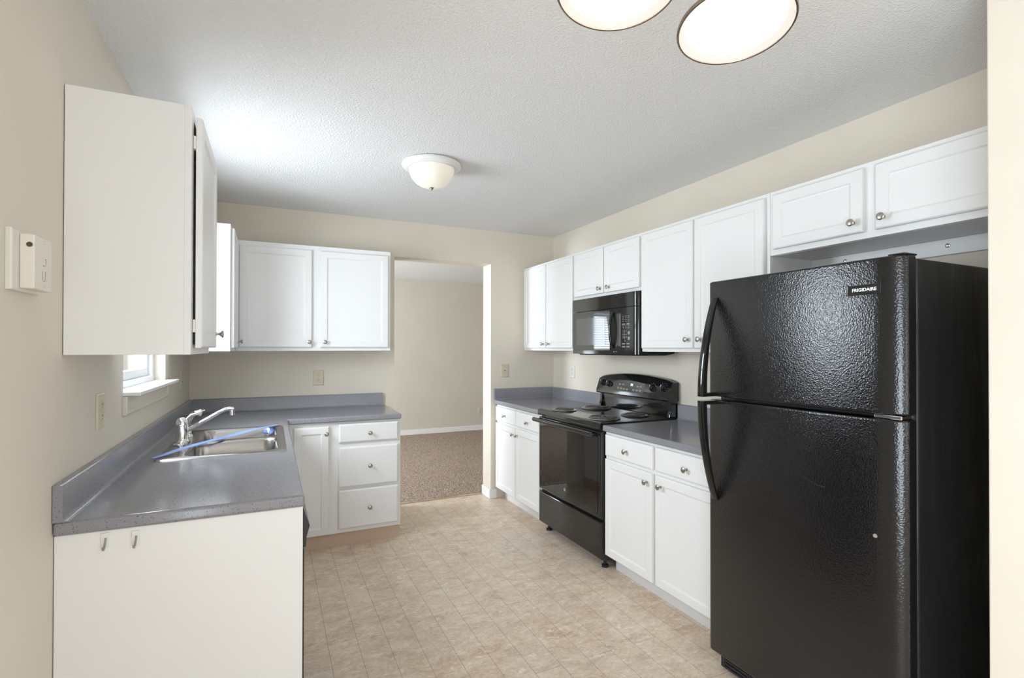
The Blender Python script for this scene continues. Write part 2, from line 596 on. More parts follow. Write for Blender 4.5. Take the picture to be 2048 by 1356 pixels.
w2 = win('window_2')
w2.location = (-0.97, LY, LZ0)
mb = MB()
xm = (LX0 + LX1) / 2
lus = [LX0 + 0.001, LX0 + 0.05, LX1 - 0.05, LX1 - 0.001]
lzm = (LZ0 + LZ1) / 2
lvs = [LZ0 + 0.001, LZ0 + 0.05, lzm - 0.025, lzm + 0.025, LZ1 - 0.05, LZ1 - 0.001]
mb.plate(lambda u, d, v: (u, LY + 0.06 + d, v), lus, lvs, lambda u, v: not (lus[1] < u < lus[2] and (lvs[1] < v < lvs[2] or lvs[3] < v < lvs[4])), 0.05)
mb.build('frame', 'vinyl', w2)
mb = MB(); mb.box(lus[1] - .01, lus[2] + .01, LY + 0.08, LY + 0.084, lvs[1] - .01, lvs[4] + .01)
mb.build('pane', 'glass', w2)
mb = MB()
z = 1.02
while z < LZ1 - 0.05:
    for s in (1,):
        y0 = LY + 0.02
        mb.face([(LX0 + .02, y0, z - 0.008), (LX1 - .02, y0, z - 0.008), (LX1 - .02, y0 + 0.022, z + 0.008), (LX0 + .02, y0 + 0.022, z + 0.008)])
    z += 0.045
mb.box(LX0 + 0.015, LX1 - 0.015, LY + 0.012, LY + 0.05, LZ1 - 0.05, LZ1 - 0.005)
mb.build('blind', 'blind', w2)

w3 = win('window_3_added')  # unseen window, added to let in the dining fill light
w3.location = (4.2, -5.6, DWZ0)
mb = MB()
dus = [DWY0 + .001, DWY0 + .05, -5.625, -5.575, DWY1 - .05, DWY1 - .001]
dvs = [DWZ0 + .001, DWZ0 + .05, DWZ1 - .05, DWZ1 - .001]
mb.plate(lambda u, d, v: (4.25 + d, u, v), dus, dvs, lambda u, v: not (dvs[1] < v < dvs[2] and (dus[1] < u < dus[2] or dus[3] < u < dus[4])), 0.05)
mb.build('frame', 'vinyl', w3)
mb = MB(); mb.box(4.27, 4.274, DWY0 + .03, DWY1 - .03, DWZ0 + .03, DWZ1 - .03)
mb.build('pane', 'glass', w3)
d2 = win('door_2')
d2.location = (0, -5.35, 0)
mb = MB()
us5, vs5 = [-6.249, -6.17, -5.39, -5.31, -4.53, -4.451], [0.001, 0.09, 1.98, 2.049]
mb.plate(lambda u, d, v: (-0.05 - d, u, v), us5, vs5, lambda u, v: not (vs5[1] < v < vs5[2] and (us5[1] < u < us5[2] or us5[3] < u < us5[4])), 0.05)
mb.build('frame', 'vinyl', d2)
mb = MB(); mb.box(-0.074, -0.07, -6.21, -4.49, .05, 2.01)
mb.build('pane', 'glass', d2)
w4 = win('window_4_added')  # unseen side window, added so light reaches the doorway jamb
w4.location = (-1.6, 1.9, 0.6)
mb = MB()
us4, vs4 = [1.151, 1.2, 1.875, 1.925, 2.6, 2.649], [0.601, 0.65, 2.0, 2.049]
mb.plate(lambda u, d, v: (-1.65 - d, u, v), us4, vs4, lambda u, v: not (vs4[1] < v < vs4[2] and (us4[1] < u < us4[2] or us4[3] < u < us4[4])), 0.05)
mb.build('frame', 'vinyl', w4)
mb = MB(); mb.box(-1.674, -1.67, 1.18, 2.62, .63, 2.02)
mb.build('pane', 'glass', w4)

d1 = win('door_1')
d1.location = ((SX0 + SX1) / 2, DY, 0)
mb = MB()
sus = [SX0 + .001, SX0 + .07, 1.40, 1.50, SX1 - .07, SX1 - .001]
svs = [0.001, 0.09, SZ - .07, SZ - .001]
mb.plate(lambda u, d, v: (u, DY - 0.05 - d, v), sus, svs, lambda u, v: not (svs[1] < v < svs[2] and (sus[1] < u < sus[2] or sus[3] < u < sus[4])), 0.05)
mb.build('frame', 'vinyl', d1)
mb = MB(); mb.box(SX0 + .04, SX1 - .04, DY - 0.077, DY - 0.073, .05, SZ - .04)
mb.build('pane', 'glass', d1)


# ------------------------------------------------------------------ cabinets
knob_me = None


def knob(parent, pos, axis):
    """round nickel cabinet knob"""
    global knob_me
    if knob_me is None:
        mb = MB()
        mb.lathe([(0.0075, 0), (0.0075, 0.002), (0.0048, 0.005), (0.0048, 0.011), (0.0085, 0.016), (0.0135, 0.0205), (0.0152, 0.0228), (0.0150, 0.0252), (0.012, 0.0272), (0.006, 0.0282), (0.002, 0.0285)], n=28)
        tmp = mb.build('knob', 'nickel', smooth=True, angle=50)
        knob_me = tmp.data
        bpy.data.objects.remove(tmp)
    o = bpy.data.objects.new('knob', knob_me)
    COL.objects.link(o)
    o.parent = parent
    o.location = Vector(pos) - world_loc(parent)
    o.rotation_euler = Vector((0, 0, 1)).rotation_difference(Vector(axis)).to_euler()
    return o


DOOR = [(0, 0), (0, 0.014), (0.002, 0.0165), (0.006, 0.019), (0.046, 0.019), (0.049, 0.0175), (0.053, 0.0135), (0.057, 0.0125), (0.060, 0.0125)]
DRAWER = [(0, 0), (0, 0.012), (0.003, 0.0155), (0.010, 0.019), (0.014, 0.019)]


def cabinet(name, label, group, side, face, back, a0, a1, z0, z1, doors=(), drawers=(), toe=None, gap=0.002, toe_depth=0.075, hinges=None, open_top=False):
    """side R: front looks to -x, L: to +x, B: to -y.  a = position along the wall"""
    sg = {'R': -1, 'L': 1, 'B': -1}[side]
    if side == 'B':
        P = lambda a, n, z: (a, face - n, z)
        ax = (0, -1, 0)
    else:
        P = lambda a, n, z: (face + sg * n, a, z)
        ax = (sg, 0, 0)
    depth = abs(face - back)
    mid = P((a0 + a1) / 2, -depth / 2, z0 if toe is None else 0)
    t = thing(name, mid, label, 'cabinet', group)
    FT = 0.019
    lo, hi = min(a0, a1), max(a0, a1)
    ops = [(d[0], d[1], d[2], d[3]) for d in list(doors) + list(drawers)]

    # carcass: two sides, top, bottom, back - open at the front
    mb = MB()

    def bx(a, b, n0, n1, c, d):
        p, q = P(a, n0, c), P(b, n1, d)
        mb.box(p[0], q[0], p[1], q[1], p[2], q[2])
    th = 0.015
    bx(lo, lo + th, -depth, -FT, z0, z1)
    bx(hi - th, hi, -depth, -FT, z0, z1)
    if not open_top:
        bx(lo + th, hi - th, -depth, -FT, z1 - th, z1)
    bx(lo + th, hi - th, -depth, -FT, z0, z0 + th)
    bx(lo + th, hi - th, -depth, -depth + 0.006, z0 + th, z1 - th)
    mb.build('carcass', 'white', t, bevel=0.0015, seg=1)
    # face frame with an opening behind every door and drawer
    us = sorted({lo, hi} | {round(v, 4) for o in ops for v in (min(o[0], o[1]) + 0.012, max(o[0], o[1]) - 0.012)})
    vs = sorted({z0, z1} | {round(v, 4) for o in ops for v in (o[2] + 0.012, o[3] - 0.012)})

    def solid(u, v):
        return not any(min(o[0], o[1]) + 0.012 < u < max(o[0], o[1]) - 0.012 and o[2] + 0.012 < v < o[3] - 0.012 for o in ops)
    mb = MB()
    mb.plate(lambda u, d, v: P(u, -d, v), us, vs, solid, FT)
    mb.build('face_frame', 'white', t, bevel=0.001, seg=1)
    for i, d in enumerate(doors):
        b0, b1, c0, c1, ka, kz = d
        mb = MB()
        g = gap
        mb.panel(lambda a, n, z: P(a, g + n, z), min(b0, b1), max(b0, b1), c0, c1, DOOR)
        dr = mb.build('door', 'white', t)
        if ka is not None:
            knob(dr, P(ka, g + 0.019, kz), ax)
        if hinges:
            for hz in hinges:
                mb = MB()
                ha = min(b0, b1)
                p, q = P(ha - 0.002, 0.0005, hz - 0.020), P(ha + 0.022, g - 0.0005, hz + 0.020)
                mb.box(p[0], q[0], p[1], q[1], p[2], q[2])
                mb.cyl(P(ha - 0.003, 0.004, hz - 0.020), P(ha - 0.003, 0.004, hz + 0.020), 0.003)
                mb.build('hinge', 'white', dr)
    for d in drawers:
        b0, b1, c0, c1, ka, kz = d
        mb = MB()
        mb.panel(lambda a, n, z: P(a, 0.002 + n, z), min(b0, b1), max(b0, b1), c0, c1, DRAWER)
        dr = mb.build('drawer', 'white', t)
        knob(dr, P(ka, 0.021, kz), ax)
    if toe:
        mb = MB()
        bx(lo, hi, -depth, -toe_depth, 0.0, z0)
        mb.build('toe_kick', toe, t)
    return t


UG, BG = 'white upper cabinets', 'white base cabinets'
UZ0, UZ1 = 1.371, 2.147
FU = 2.7235
cabinet('upper_cabinet', 'white wall cabinet before the sink window with its one door slightly ajar', UG, 'L', 0.312, 0.002, -2.499, -1.986, UZ0, UZ1,
        doors=[(-2.462, -1.992, 1.392, 2.126, -2.022, 1.447)], gap=0.008, hinges=(2.045, 1.462))
cabinet('upper_cabinet', 'narrow corner wall cabinet with sunlit side panel, beyond the sink window', UG, 'L', 0.312, 0.002, -0.82, -0.002, UZ0, UZ1,
        doors=[(-0.800, -0.365, 1.392, 2.126, -0.395, 1.436)])
cabinet('upper_cabinet', 'two-door white wall cabinet on the back wall, left of the open doorway', UG, 'B', -0.320, -0.002, 0.314, 1.385, UZ0, UZ1,
        doors=[(0.333, 0.808, 1.396, 2.112, 0.790, 1.436), (0.866, 1.366, 1.396, 2.112, 0.897, 1.436)])
cabinet('upper_cabinet', 'two-door white wall cabinet in the back right corner, beyond the microwave', UG, 'R', FU, W - 0.002, -0.898, -0.002, UZ0, UZ1,
        doors=[(-0.448, -0.030, 1.392, 2.126, -0.418, 1.430), (-0.888, -0.462, 1.392, 2.126, -0.515, 1.430)])
cabinet('upper_cabinet', 'short two-door white cabinet directly above the black microwave', UG, 'R', FU, W - 0.002, -1.714, -0.900, 1.772, UZ1,
        doors=[(-1.302, -0.914, 1.792, 2.126, -1.272, 1.827), (-1.702, -1.316, 1.792, 2.126, -1.380, 1.827)])
cabinet('upper_cabinet', 'tall two-door white wall cabinet between the microwave and the refrigerator', UG, 'R', FU, W - 0.002, -2.658, -1.716, UZ0, UZ1,
        doors=[(-2.172, -1.728, 1.392, 2.126, -2.138, 1.443), (-2.636, -2.184, 1.392, 2.126, -2.232, 1.443)])
fc = cabinet('upper_cabinet', 'wide low two-door cabinet over the black refrigerator', UG, 'R', FU, W - 0.002, -3.618, -2.660, 1.840, UZ1,
             doors=[(-3.096, -2.684, 1.866, 2.126, -3.062, 1.908), (-3.598, -3.142, 1.866, 2.126, -3.176, 1.908)])
mb = MB(); mb.box(W - 0.020, W - 0.002, -3.618, -2.66, 1.775, 1.8395)
rail = mb.build('hanging_rail', 'white', fc, bevel=0.002)
for yy in (-2.83, -3.24):
    mb = MB(); mb.lathe([(0.009, 0), (0.009, 0.001), (0.005, 0.0035), (0.0, 0.004)], (W - 0.0205, yy, 1.812), (-1, 0, 0), 14, True, False)
    mb.build('screw', 'hinge', rail, smooth=True)

BZ1 = 0.8745
cabinet('base_cabinet', 'white base cabinet left of the doorway with one door and three drawers', BG, 'B', -0.610, -0.002, 0.638, 1.400, 0.097, BZ1,
        doors=[(0.676, 0.902, 0.102, 0.848, 0.884, 0.800)],
        drawers=[(0.966, 1.380, 0.728, 0.858, 1.177, 0.789), (0.966, 1.380, 0.416, 0.696, 1.177, 0.557), (0.966, 1.380, 0.126, 0.396, 1.177, 0.262)], toe='toe_tan', toe_depth=0.022)
FB = 2.435
cabinet('base_cabinet', 'white two-door base cabinet in the back corner, beyond the black stove', BG, 'R', FB, W - 0.002, -0.882, -0.015, 0.100, BZ1,
        doors=[(-0.440, -0.028, 0.112, 0.708, -0.412, 0.652), (-0.872, -0.454, 0.112, 0.708, -0.492, 0.655)],
        drawers=[(-0.440, -0.028, 0.728, 0.858, -0.234, 0.790), (-0.872, -0.454, 0.728, 0.858, -0.678, 0.788)], toe='toe_white')
cabinet('base_cabinet', 'white two-door base cabinet between the stove and the refrigerator', BG, 'R', FB, W - 0.002, -2.658, -1.722, 0.100, BZ1,
        doors=[(-2.166, -1.734, 0.112, 0.708, -2.128, 0.655), (-2.636, -2.192, 0.112, 0.708, -2.238, 0.655)],
        drawers=[(-2.166, -1.734, 0.728, 0.858, -1.948, 0.789), (-2.636, -2.192, 0.728, 0.858, -2.425, 0.787)], toe='toe_white')
cabinet('base_cabinet', 'white sink base cabinet under the steel sink, facing the stove', BG, 'L', 0.612, 0.002, -1.905, -0.002, 0.100, BZ1,
        doors=[(-1.385, -0.95, 0.112, 0.858, -1.345, 0.80), (-1.89, -1.40, 0.112, 0.858, -1.44, 0.80)], toe='toe_tan', open_top=True)

# end panel that closes the left run, with two stick-on hooks
mb = MB(); mb.box(0.002, 0.634, -2.556, -2.535, 0.0, BZ1)
tag(mb.build('end_panel', 'white', bevel=0.0015), 'plain white panel closing the near end of the left counter run', 'cabinet panel')
for hx, hz, lab in ((0.115, 0.842, 'small clear stick-on hook under the counter edge, the one closer to the left wall'), (0.186, 0.838, 'small clear stick-on hook under the counter edge, the one farther from the left wall')):
    t = thing('adhesive_hook', (hx, -2.557, hz - 0.02), lab, 'hook', 'stick-on hooks on the end panel')
    mb = MB(); mb.box(hx - 0.009, hx + 0.009, -2.5595, -2.5565, hz - 0.016, hz + 0.026)
    mb.build('backing', 'clear_hook', t, bevel=0.001)
    mb = MB(); mb.tube([(hx + 0.002, -2.560, hz + 0.012), (hx + 0.002, -2.563, hz + 0.004), (hx, -2.564, hz - 0.012), (hx - 0.001, -2.570, hz - 0.019), (hx - 0.001, -2.576, hz - 0.016), (hx - 0.001, -2.577, hz - 0.010)], 0.0024)
    mb.build('wire', 'slot_grey', t, smooth=True)

# ------------------------------------------------------------------ dishwasher
t = thing('dishwasher', (0.31, -2.22, 0), 'black dishwasher seen edge-on beside the white end panel', 'dishwasher')
mb = MB(); mb.box(0.03, 0.606, -2.525, -1.912, 0.10, 0.868)
mb.build('tub', 'black_matte', t)
mb = MB(); mb.box(0.607, 0.640, -2.530, -1.912, 0.11, 0.728)
mb.build('door', 'black_satin', t, bevel=0.004)
mb = MB()
prof = [(0.607, 0.732), (0.645, 0.732), (0.6475, 0.765), (0.657, 0.800), (0.638, 0.858), (0.632, 0.868), (0.607, 0.868)]
mb.loft([[(x, -2.530, z) for x, z in prof], [(x, -1.912, z) for x, z in prof]])
mb.build('control_panel', 'black_satin', t, bevel=0.002)
mb = MB(); mb.box(0.45, 0.56, -2.525, -1.912, 0.0, 0.0995)
mb.build('toe_kick', 'black_matte', t)

# ------------------------------------------------------------------ countertops
CT0, CT1 = 0.8765, 0.914
SKX0, SKX1, SKY0, SKY1 = 0.112, 0.590, -1.765, -0.950       # sink cut-out
t = thing('countertop', (0.32, -1.28, CT0), 'L-shaped grey speckled countertop holding the steel sink', 'countertop', 'grey speckled countertops')
mb = MB()
mb.plate(lambda u, d, v: (u, v, CT1 - d), [0.002, SKX0, SKX1, 0.639, 1.402], [-2.569, SKY0, SKY1, -0.639, -0.002],
         lambda u, v: (u < 0.639 or v > -0.639) and not (SKX0 < u < SKX1 and SKY0 < v < SKY1), CT1 - CT0)
mb.build('slab', 'counter', t, bevel=0.009, seg=4)


def splash(parent, mapf, a0, a1, d=0.022, z1=1.016):
    """post-formed backsplash with a coved foot and a rounded top, profile swept along the wall"""
    pr = [(0, CT1), (0, z1)]
    pr += [(d - 0.010 + 0.010 * math.sin(math.radians(k)), z1 - 0.010 + 0.010 * math.cos(math.radians(k))) for k in (0, 30, 60, 90)]
    pr += [(d + 0.014 - 0.014 * math.cos(math.radians(k)), CT1 + 0.0148 - 0.014 * math.sin(math.radians(k))) for k in (0, 22, 45, 67, 90)]
    pr += [(d + 0.014, CT1)]
    mb = MB()
    mb.loft([[mapf(a0, n, z) for n, z in pr], [mapf(a1, n, z) for n, z in pr]])
    return mb.build('backsplash', 'counter', parent, smooth=True, angle=32)


splash(t, lambda a, n, z: (0.002 + n, a, z), -2.569, -0.002)
splash(t, lambda a, n, z: (a, -0.002 - n, z), 0.024, 1.386)
t = thing('countertop', (2.72, -0.44, CT0), 'grey countertop in the back corner, beyond the stove', 'countertop', 'grey speckled countertops')
mb = MB(); mb.box(2.4055, W - 0.002, -0.884, -0.002, CT0, CT1)
mb.build('slab', 'counter', t, bevel=0.009, seg=4)
splash(t, lambda a, n, z: (W - 0.002 - n, a, z), -0.884, -0.002)
splash(t, lambda a, n, z: (a, -0.002 - n, z), 2.4055, W - 0.024)
t = thing('countertop', (2.72, -2.19, CT0), 'grey countertop between the stove and the refrigerator', 'countertop', 'grey speckled countertops')
mb = MB(); mb.box(2.4055, W - 0.002, -2.668, -1.720, CT0, CT1)
mb.build('slab', 'counter', t, bevel=0.009, seg=4)
splash(t, lambda a, n, z: (W - 0.002 - n, a, z), -2.668, -1.720)

# ------------------------------------------------------------------ sink, faucet, tape
t = thing('sink', (0.35, -1.36, 0.75), 'double-bowl stainless steel sink set in the grey counter', 'sink')
RX0, RX1, RY0, RY1, RZ = 0.092, 0.606, -1.788, -0.928, 0.9195
bowls = [(0.190, 0.568, -1.748, -1.372), (0.190, 0.568, -1.338, -0.965)]


def ring_edges(mb, pts):
    vs = [mb.bm.verts.new(p) for p in pts]
    return vs, [mb.bm.edges.new((vs[i], vs[(i + 1) % len(vs)])) for i in range(len(vs))]


mb = MB()
ov, oe = ring_edges(mb, rrect(RX0 + 0.006, RX1 - 0.006, RY0 + 0.006, RY1 - 0.006, RZ, 0.024))
loops = list(oe)
bvs = []
for (x0, x1, y0, y1) in bowls:
    bv, be = ring_edges(mb, rrect(x0, x1, y0, y1, RZ, 0.060))
    loops += be
    bvs.append(bv)
bmesh.ops.triangle_fill(mb.bm, use_beauty=True, use_dissolve=False, edges=loops)
k = len(ov)
ev = [mb.bm.verts.new(p) for p in rrect(RX0, RX1, RY0, RY1, CT1 + 0.0006, 0.028)]
for i in range(k):
    mb.bm.faces.new((ov[i], ov[(i + 1) % k], ev[(i + 1) % k], ev[i]))
mb.build('rim', 'steel', t, smooth=True, angle=60)
for (x0, x1, y0, y1) in bowls:
    mb = MB()
    rings = []
    for ins, z, r in ((0, RZ, 0.060), (0.004, RZ - 0.003, 0.058), (0.009, RZ - 0.012, 0.056), (0.016, RZ - 0.08, 0.055), (0.022, RZ - 0.135, 0.055), (0.030, RZ - 0.155, 0.055), (0.045, RZ - 0.166, 0.05), (0.07, RZ - 0.170, 0.04)):
        rings.append(rrect(x0 + ins, x1 - ins, y0 + ins, y1 - ins, z, r))
    mb.loft(rings, cap0=False, cap1=True)
    b = mb.build('basin', 'steel', t, smooth=True, angle=60)
    mb = MB()
    mb.lathe([(0.044, 0), (0.044, 0.002), (0.036, 0.003), (0.034, 0.001), (0.0, 0.001)], ((x0 + x1) / 2, (y0 + y1) / 2, RZ - 0.1695), n=28, cap1=False)
    mb.build('drain', 'chrome', b, smooth=True)

FXc, FYc = 0.140, -1.375
t = thing('faucet', (FXc, FYc, RZ), 'chrome single-lever kitchen faucet on the sink rim', 'faucet')
mb = MB()
mb.loft([rrect(FXc - 0.030, FXc + 0.030, FYc - 0.085, FYc + 0.085, RZ + 0.0005, 0.029), rrect(FXc - 0.030, FXc + 0.030, FYc - 0.085, FYc + 0.085, RZ + 0.006, 0.029), rrect(FXc - 0.024, FXc + 0.024, FYc - 0.078, FYc + 0.078, RZ + 0.010, 0.0235)])
mb.build('deck_plate', 'chrome', t, smooth=True)
mb = MB()
mb.lathe([(0.034, 0.010), (0.031, 0.016), (0.028, 0.024), (0.027, 0.088), (0.0285, 0.0885), (0.0285, 0.091), (0.027, 0.092), (0.0265, 0.104), (0.023, 0.117), (0.014, 0.126), (0.0, 0.129)], (FXc, FYc, RZ), n=36, cap1=False)
mb.build('body', 'chrome', t, smooth=True)
mb = MB()
p0 = Vector((FXc + 0.018, FYc, RZ + 0.060))
sp = [(0, 0), (0.05, 0.030), (0.10, 0.060), (0.145, 0.087), (0.170, 0.099), (0.190, 0.103), (0.207, 0.099)]
mb.tube([p0 + Vector((a, 0.01 * a, b)) for a, b in sp], [0.0125, 0.0128, 0.0128, 0.0122, 0.0115, 0.011, 0.0105], n=16, flat=(1.25, 0.85))
mb.build('spout', 'chrome', t, smooth=True)
mb = MB(); e = p0 + Vector((0.199, 0.002, 0.098)); mb.lathe([(0.0105, 0), (0.011, -0.012), (0.0115, -0.03), (0.009, -0.031)], e, n=20)
mb.build('aerator', 'chrome', t, smooth=True)
mb = MB()
h0 = Vector((FXc + 0.004, FYc, RZ + 0.112))
mb.tube([h0 + Vector(v) for v in ((0, 0, 0), (0.016, 0.004, 0.012), (0.030, 0.007, 0.026), (0.055, 0.010, 0.034), (0.085, 0.013, 0.044), (0.092, 0.014, 0.046))], [0.008, 0.007, 0.0065, 0.006, 0.0055, 0.004], n=12, flat=(1.6, 0.6))
mb.build('lever_handle', 'chrome', t, smooth=True)

SY = -1.165
t = thing('side_sprayer', (0.140, SY, RZ), 'chrome hand sprayer standing behind the faucet on the sink rim', 'sprayer')
mb = MB(); mb.lathe([(0.024, 0.0005), (0.023, 0.006), (0.016, 0.014), (0.0145, 0.034), (0.013, 0.036)], (0.140, SY, RZ), n=24)
mb.build('holder', 'chrome', t, smooth=True)
mb = MB()
mb.tube([(0.140, SY, RZ + 0.034), (0.140, SY, RZ + 0.065), (0.144, SY, RZ + 0.090), (0.156, SY - 0.002, RZ + 0.112), (0.175, SY - 0.005, RZ + 0.124), (0.190, SY - 0.006, RZ + 0.126)], [0.011, 0.0125, 0.0135, 0.014, 0.0135, 0.0145], n=16)
mb.build('wand', 'chrome', t, smooth=True)
mb = MB(); mb.lathe([(0.0155, 0), (0.018, 0.006), (0.0175, 0.012), (0.012, 0.014)], (0.188, SY - 0.006, RZ + 0.126), (1, -0.25, -0.15), 20)
mb.build('spray_head', 'plate_white', t, smooth=True)

# strip of blue tape laid across the sink, loose end hanging into the far bowl
mb = MB()
a, b = Vector((0.086, -1.752, 0)), Vector((0.574, -0.940, 0))
dirv = (b - a).normalized()
side = Vector((-dirv.y, dirv.x, 0))
top, bot = [], []
NS = 28
for i in range(NS + 1):
    f = i / NS
    p = a.lerp(b, f)
    zz = RZ + 0.0050 + 0.012 * math.sin(math.pi * min(1, max(0, (f - 0.06) / 0.88))) + (0.003 * math.sin(9 * f))
    wd = 0.011 + 0.002 * math.sin(13 * f)
    tw = 0.5 * math.sin(math.pi * f) * 0.006
    top.append((p + side * wd + Vector((0, 0, zz + tw)), p - side * wd + Vector((0, 0, zz - tw))))
rings = [[l, r, r - Vector((0, 0, 0.0007)), l - Vector((0, 0, 0.0007))] for l, r in top]
mb.loft(rings)
tp = mb.build('painters_tape', 'blue_tape', smooth=True, origin=(0.33, -1.35, RZ))
tag(tp, 'strip of blue tape laid corner to corner across the steel sink', 'tape')
mb = MB()
q = Vector((0.530, -1.008, RZ + 0.002))
loop = [(0, 0, 0.004), (0.010, 0.004, -0.006), (0.012, 0.006, -0.020), (0.006, 0.004, -0.034), (-0.010, -0.002, -0.038), (-0.020, -0.006, -0.028), (-0.020, -0.006, -0.012)]
rings = []
for v in loop:
    p = q + Vector(v)
    rings.append([p + side * 0.011, p - side * 0.011, p - side * 0.011 - Vector((0.0007, 0, 0.0005)), p + side * 0.011 - Vector((0.0007, 0, 0.0005))])
mb.loft(rings)
mb.build('curled_end', 'blue_tape', tp, smooth=True)

# ------------------------------------------------------------------ stove
SA, SB = -0.888, -1.710          # far and near side
SC = (SA + SB) / 2
t = thing('stove', (2.72, SC, 0), 'black freestanding electric coil stove under the microwave', 'stove')
mb = MB(); mb.box(2.440, 3.030, SB + 0.004, SA - 0.004, 0.055, 0.885)
mb.build('body', 'black_satin', t, bevel=0.003)
for fx in (2.47, 2.98):
    for fy in (SB + 0.05, SA - 0.05):
        mb = MB(); mb.lathe([(0.022, 0.0), (0.022, 0.014), (0.010, 0.018), (0.010, 0.056)], (fx, fy, 0), n=16)
        mb.build('foot', 'black_matte', t, smooth=True)
mb = MB()
mb.panel(lambda a_, n_, z_: (2.4395 - n_, a_, z_), SB + 0.002, SA - 0.002, 0.068, 0.302, [(0, 0), (0, 0.026), (0.003, 0.032), (0.008, 0.034), (0.012, 0.034)])
mb.build('drawer', 'black_gloss', t)
mb = MB()
mb.panel(lambda a_, n_, z_: (2.4395 - n_, a_, z_), SB + 0.001, SA - 0.001, 0.320, 0.868, [(0, 0), (0, 0.024), (0.004, 0.032), (0.012, 0.035), (0.016, 0.035)])
od = mb.build('oven_door', 'black_gloss', t, smooth=True, angle=25)
mb = MB()
mb.panel(lambda a_, n_, z_: (2.4045 - n_, a_, z_), SB + 0.035, SA - 0.020, 0.345, 0.835, [(0, 0), (0, 0.0018), (0.001, 0.0024), (0.002, 0.0024)])
mb.build('glass', 'black_glass', od)
mb = MB()
HX = 2.352
for fy in (SB + 0.055, SA - 0.03):
    mb.tube([(2.405, fy, 0.846), (2.385, fy, 0.848), (HX + 0.004, fy, 0.851)], [0.013, 0.012, 0.011], n=12)
mb.loft([[(HX + 0.013 * math.cos(k), yy, 0.852 + 0.016 * math.sin(k)) for k in [2 * math.pi * i / 16 for i in range(16)]] for yy in (SB + 0.038, SA - 0.012)])
mb.build('handle', 'black_gloss', od, smooth=True)
mb = MB(); mb.lathe([(0.0105, 0), (0.0105, 0.0015), (0.009, 0.002)], (2.4020, -1.278, 0.400), (-1, 0, 0), 24)
bd = mb.build('badge', 'silver', od)
mb = MB(); mb.lathe([(0.0070, 0), (0.0070, 0.0004)], (2.39995, -1.278, 0.400), (-1, 0, 0), 24)
mb.build('emblem_field', 'slot_grey', bd)
# cooktop with rounded front lip
mb = MB()
pr = [(3.030, 0.886), (2.440, 0.886), (2.412, 0.882), (2.398, 0.884), (2.394, 0.893), (2.394, 0.912), (2.399, 0.923), (2.410, 0.928), (2.424, 0.926), (2.432, 0.922), (2.95, 0.922), (3.030, 0.924)]
mb.loft([[(x, SB, z) for x, z in pr], [(x, SA, z) for x, z in pr]])
ck = mb.build('cooktop', 'black_gloss', t, bevel=0.003)


def burner(cx_, cy_, r):
    mb = MB()
    mb.lathe([(r + 0.019, 0.0005), (r + 0.021, 0.004), (r + 0.016, 0.0075), (r + 0.008, 0.0065), (r - 0.02, 0.0015), (0.012, 0.001)], (cx_, cy_, 0.922), n=40)
    p = mb.build('drip_pan', 'pan', t, smooth=True)
    mb = MB()
    turns = 4.0 if r > 0.085 else 3.0
    pts = []
    NN = int(turns * 36)
    for i in range(NN + 1):
        f = i / NN
        a_ = 2 * math.pi * turns * f
        rr_ = 0.022 + (r - 0.026) * f
        pts.append((cx_ + rr_ * math.cos(a_), cy_ + rr_ * math.sin(a_), 0.934))
    mb.tube(pts, 0.0052, n=8, flat=(1.0, 0.75))
    for k in range(3):
        a_ = 2 * math.pi * k / 3 + 0.4
        mb.tube([(cx_, cy_, 0.9275), (cx_ + (r + 0.004) * math.cos(a_), cy_ + (r + 0.004) * math.sin(a_), 0.9275)], 0.0022, n=6)
    mb.lathe([(0.014, 0.0), (0.014, 0.012), (0.010, 0.0135)], (cx_, cy_, 0.926), n=20)
    mb.build('coil', 'coil', p, smooth=True)


burner(2.548, -1.030, 0.074)
burner(2.838, -1.030, 0.095)
burner(2.548, -1.525, 0.095)
burner(2.838, -1.495, 0.074)
# backguard: recessed lower panel and overhanging console with a curved crown
mb = MB(); mb.box(2.985, 3.030, SB + 0.003, SA - 0.003, 0.923, 1.05)
mb.build('back_panel', 'black_gloss', t, bevel=0.003)
for sy0, sy1 in ((SB, SB + 0.030), (SA - 0.030, SA)):
    mb = MB()
    pr = [(3.030, 0.924), (2.958, 0.924), (2.962, 0.945), (2.972, 0.965), (2.974, 1.045), (3.030, 1.045)]
    mb.loft([[(x, sy0, z) for x, z in pr], [(x, sy1, z) for x, z in pr]])
    mb.build('side_bracket', 'black_gloss', t, bevel=0.004)
mb = MB()
rings = []
NC = 24
CZ0 = 1.034


def crown(f):
    return 1.168 + 0.034 * (1 - (2 * f - 1) ** 2)


for i in range(NC + 1):
    f = i / NC
    yy = SB - 0.006 + (SA - SB + 0.012) * f
    e = min(f, 1 - f) * NC
    zt = crown(f) - (0.010 if e < 0.5 else 0.003 if e < 1.5 else 0)
    rings.append([(3.034, yy, CZ0), (2.946, yy, CZ0), (2.940, yy, CZ0 + 0.008), (2.943, yy, CZ0 + 0.030), (2.972, yy, zt - 0.012), (2.982, yy, zt - 0.002), (2.995, yy, zt), (3.034, yy, zt)])
mb.loft(rings)
con = mb.build('control_console', 'black_gloss', t, smooth=True, angle=40)
# console front plane: from (2.943, 1.064) to (2.972, ~1.18)
slope = Vector((2.972 - 2.943, 0, 1.180 - 1.064)).normalized()
nrm = Vector((-slope.z, 0, slope.x)).normalized()


def on_console(y, h, lift=0.0):
    """point on the tilted console face, h metres up the slope"""
    return Vector((2.943, y, 1.064)) + slope * h + nrm * lift


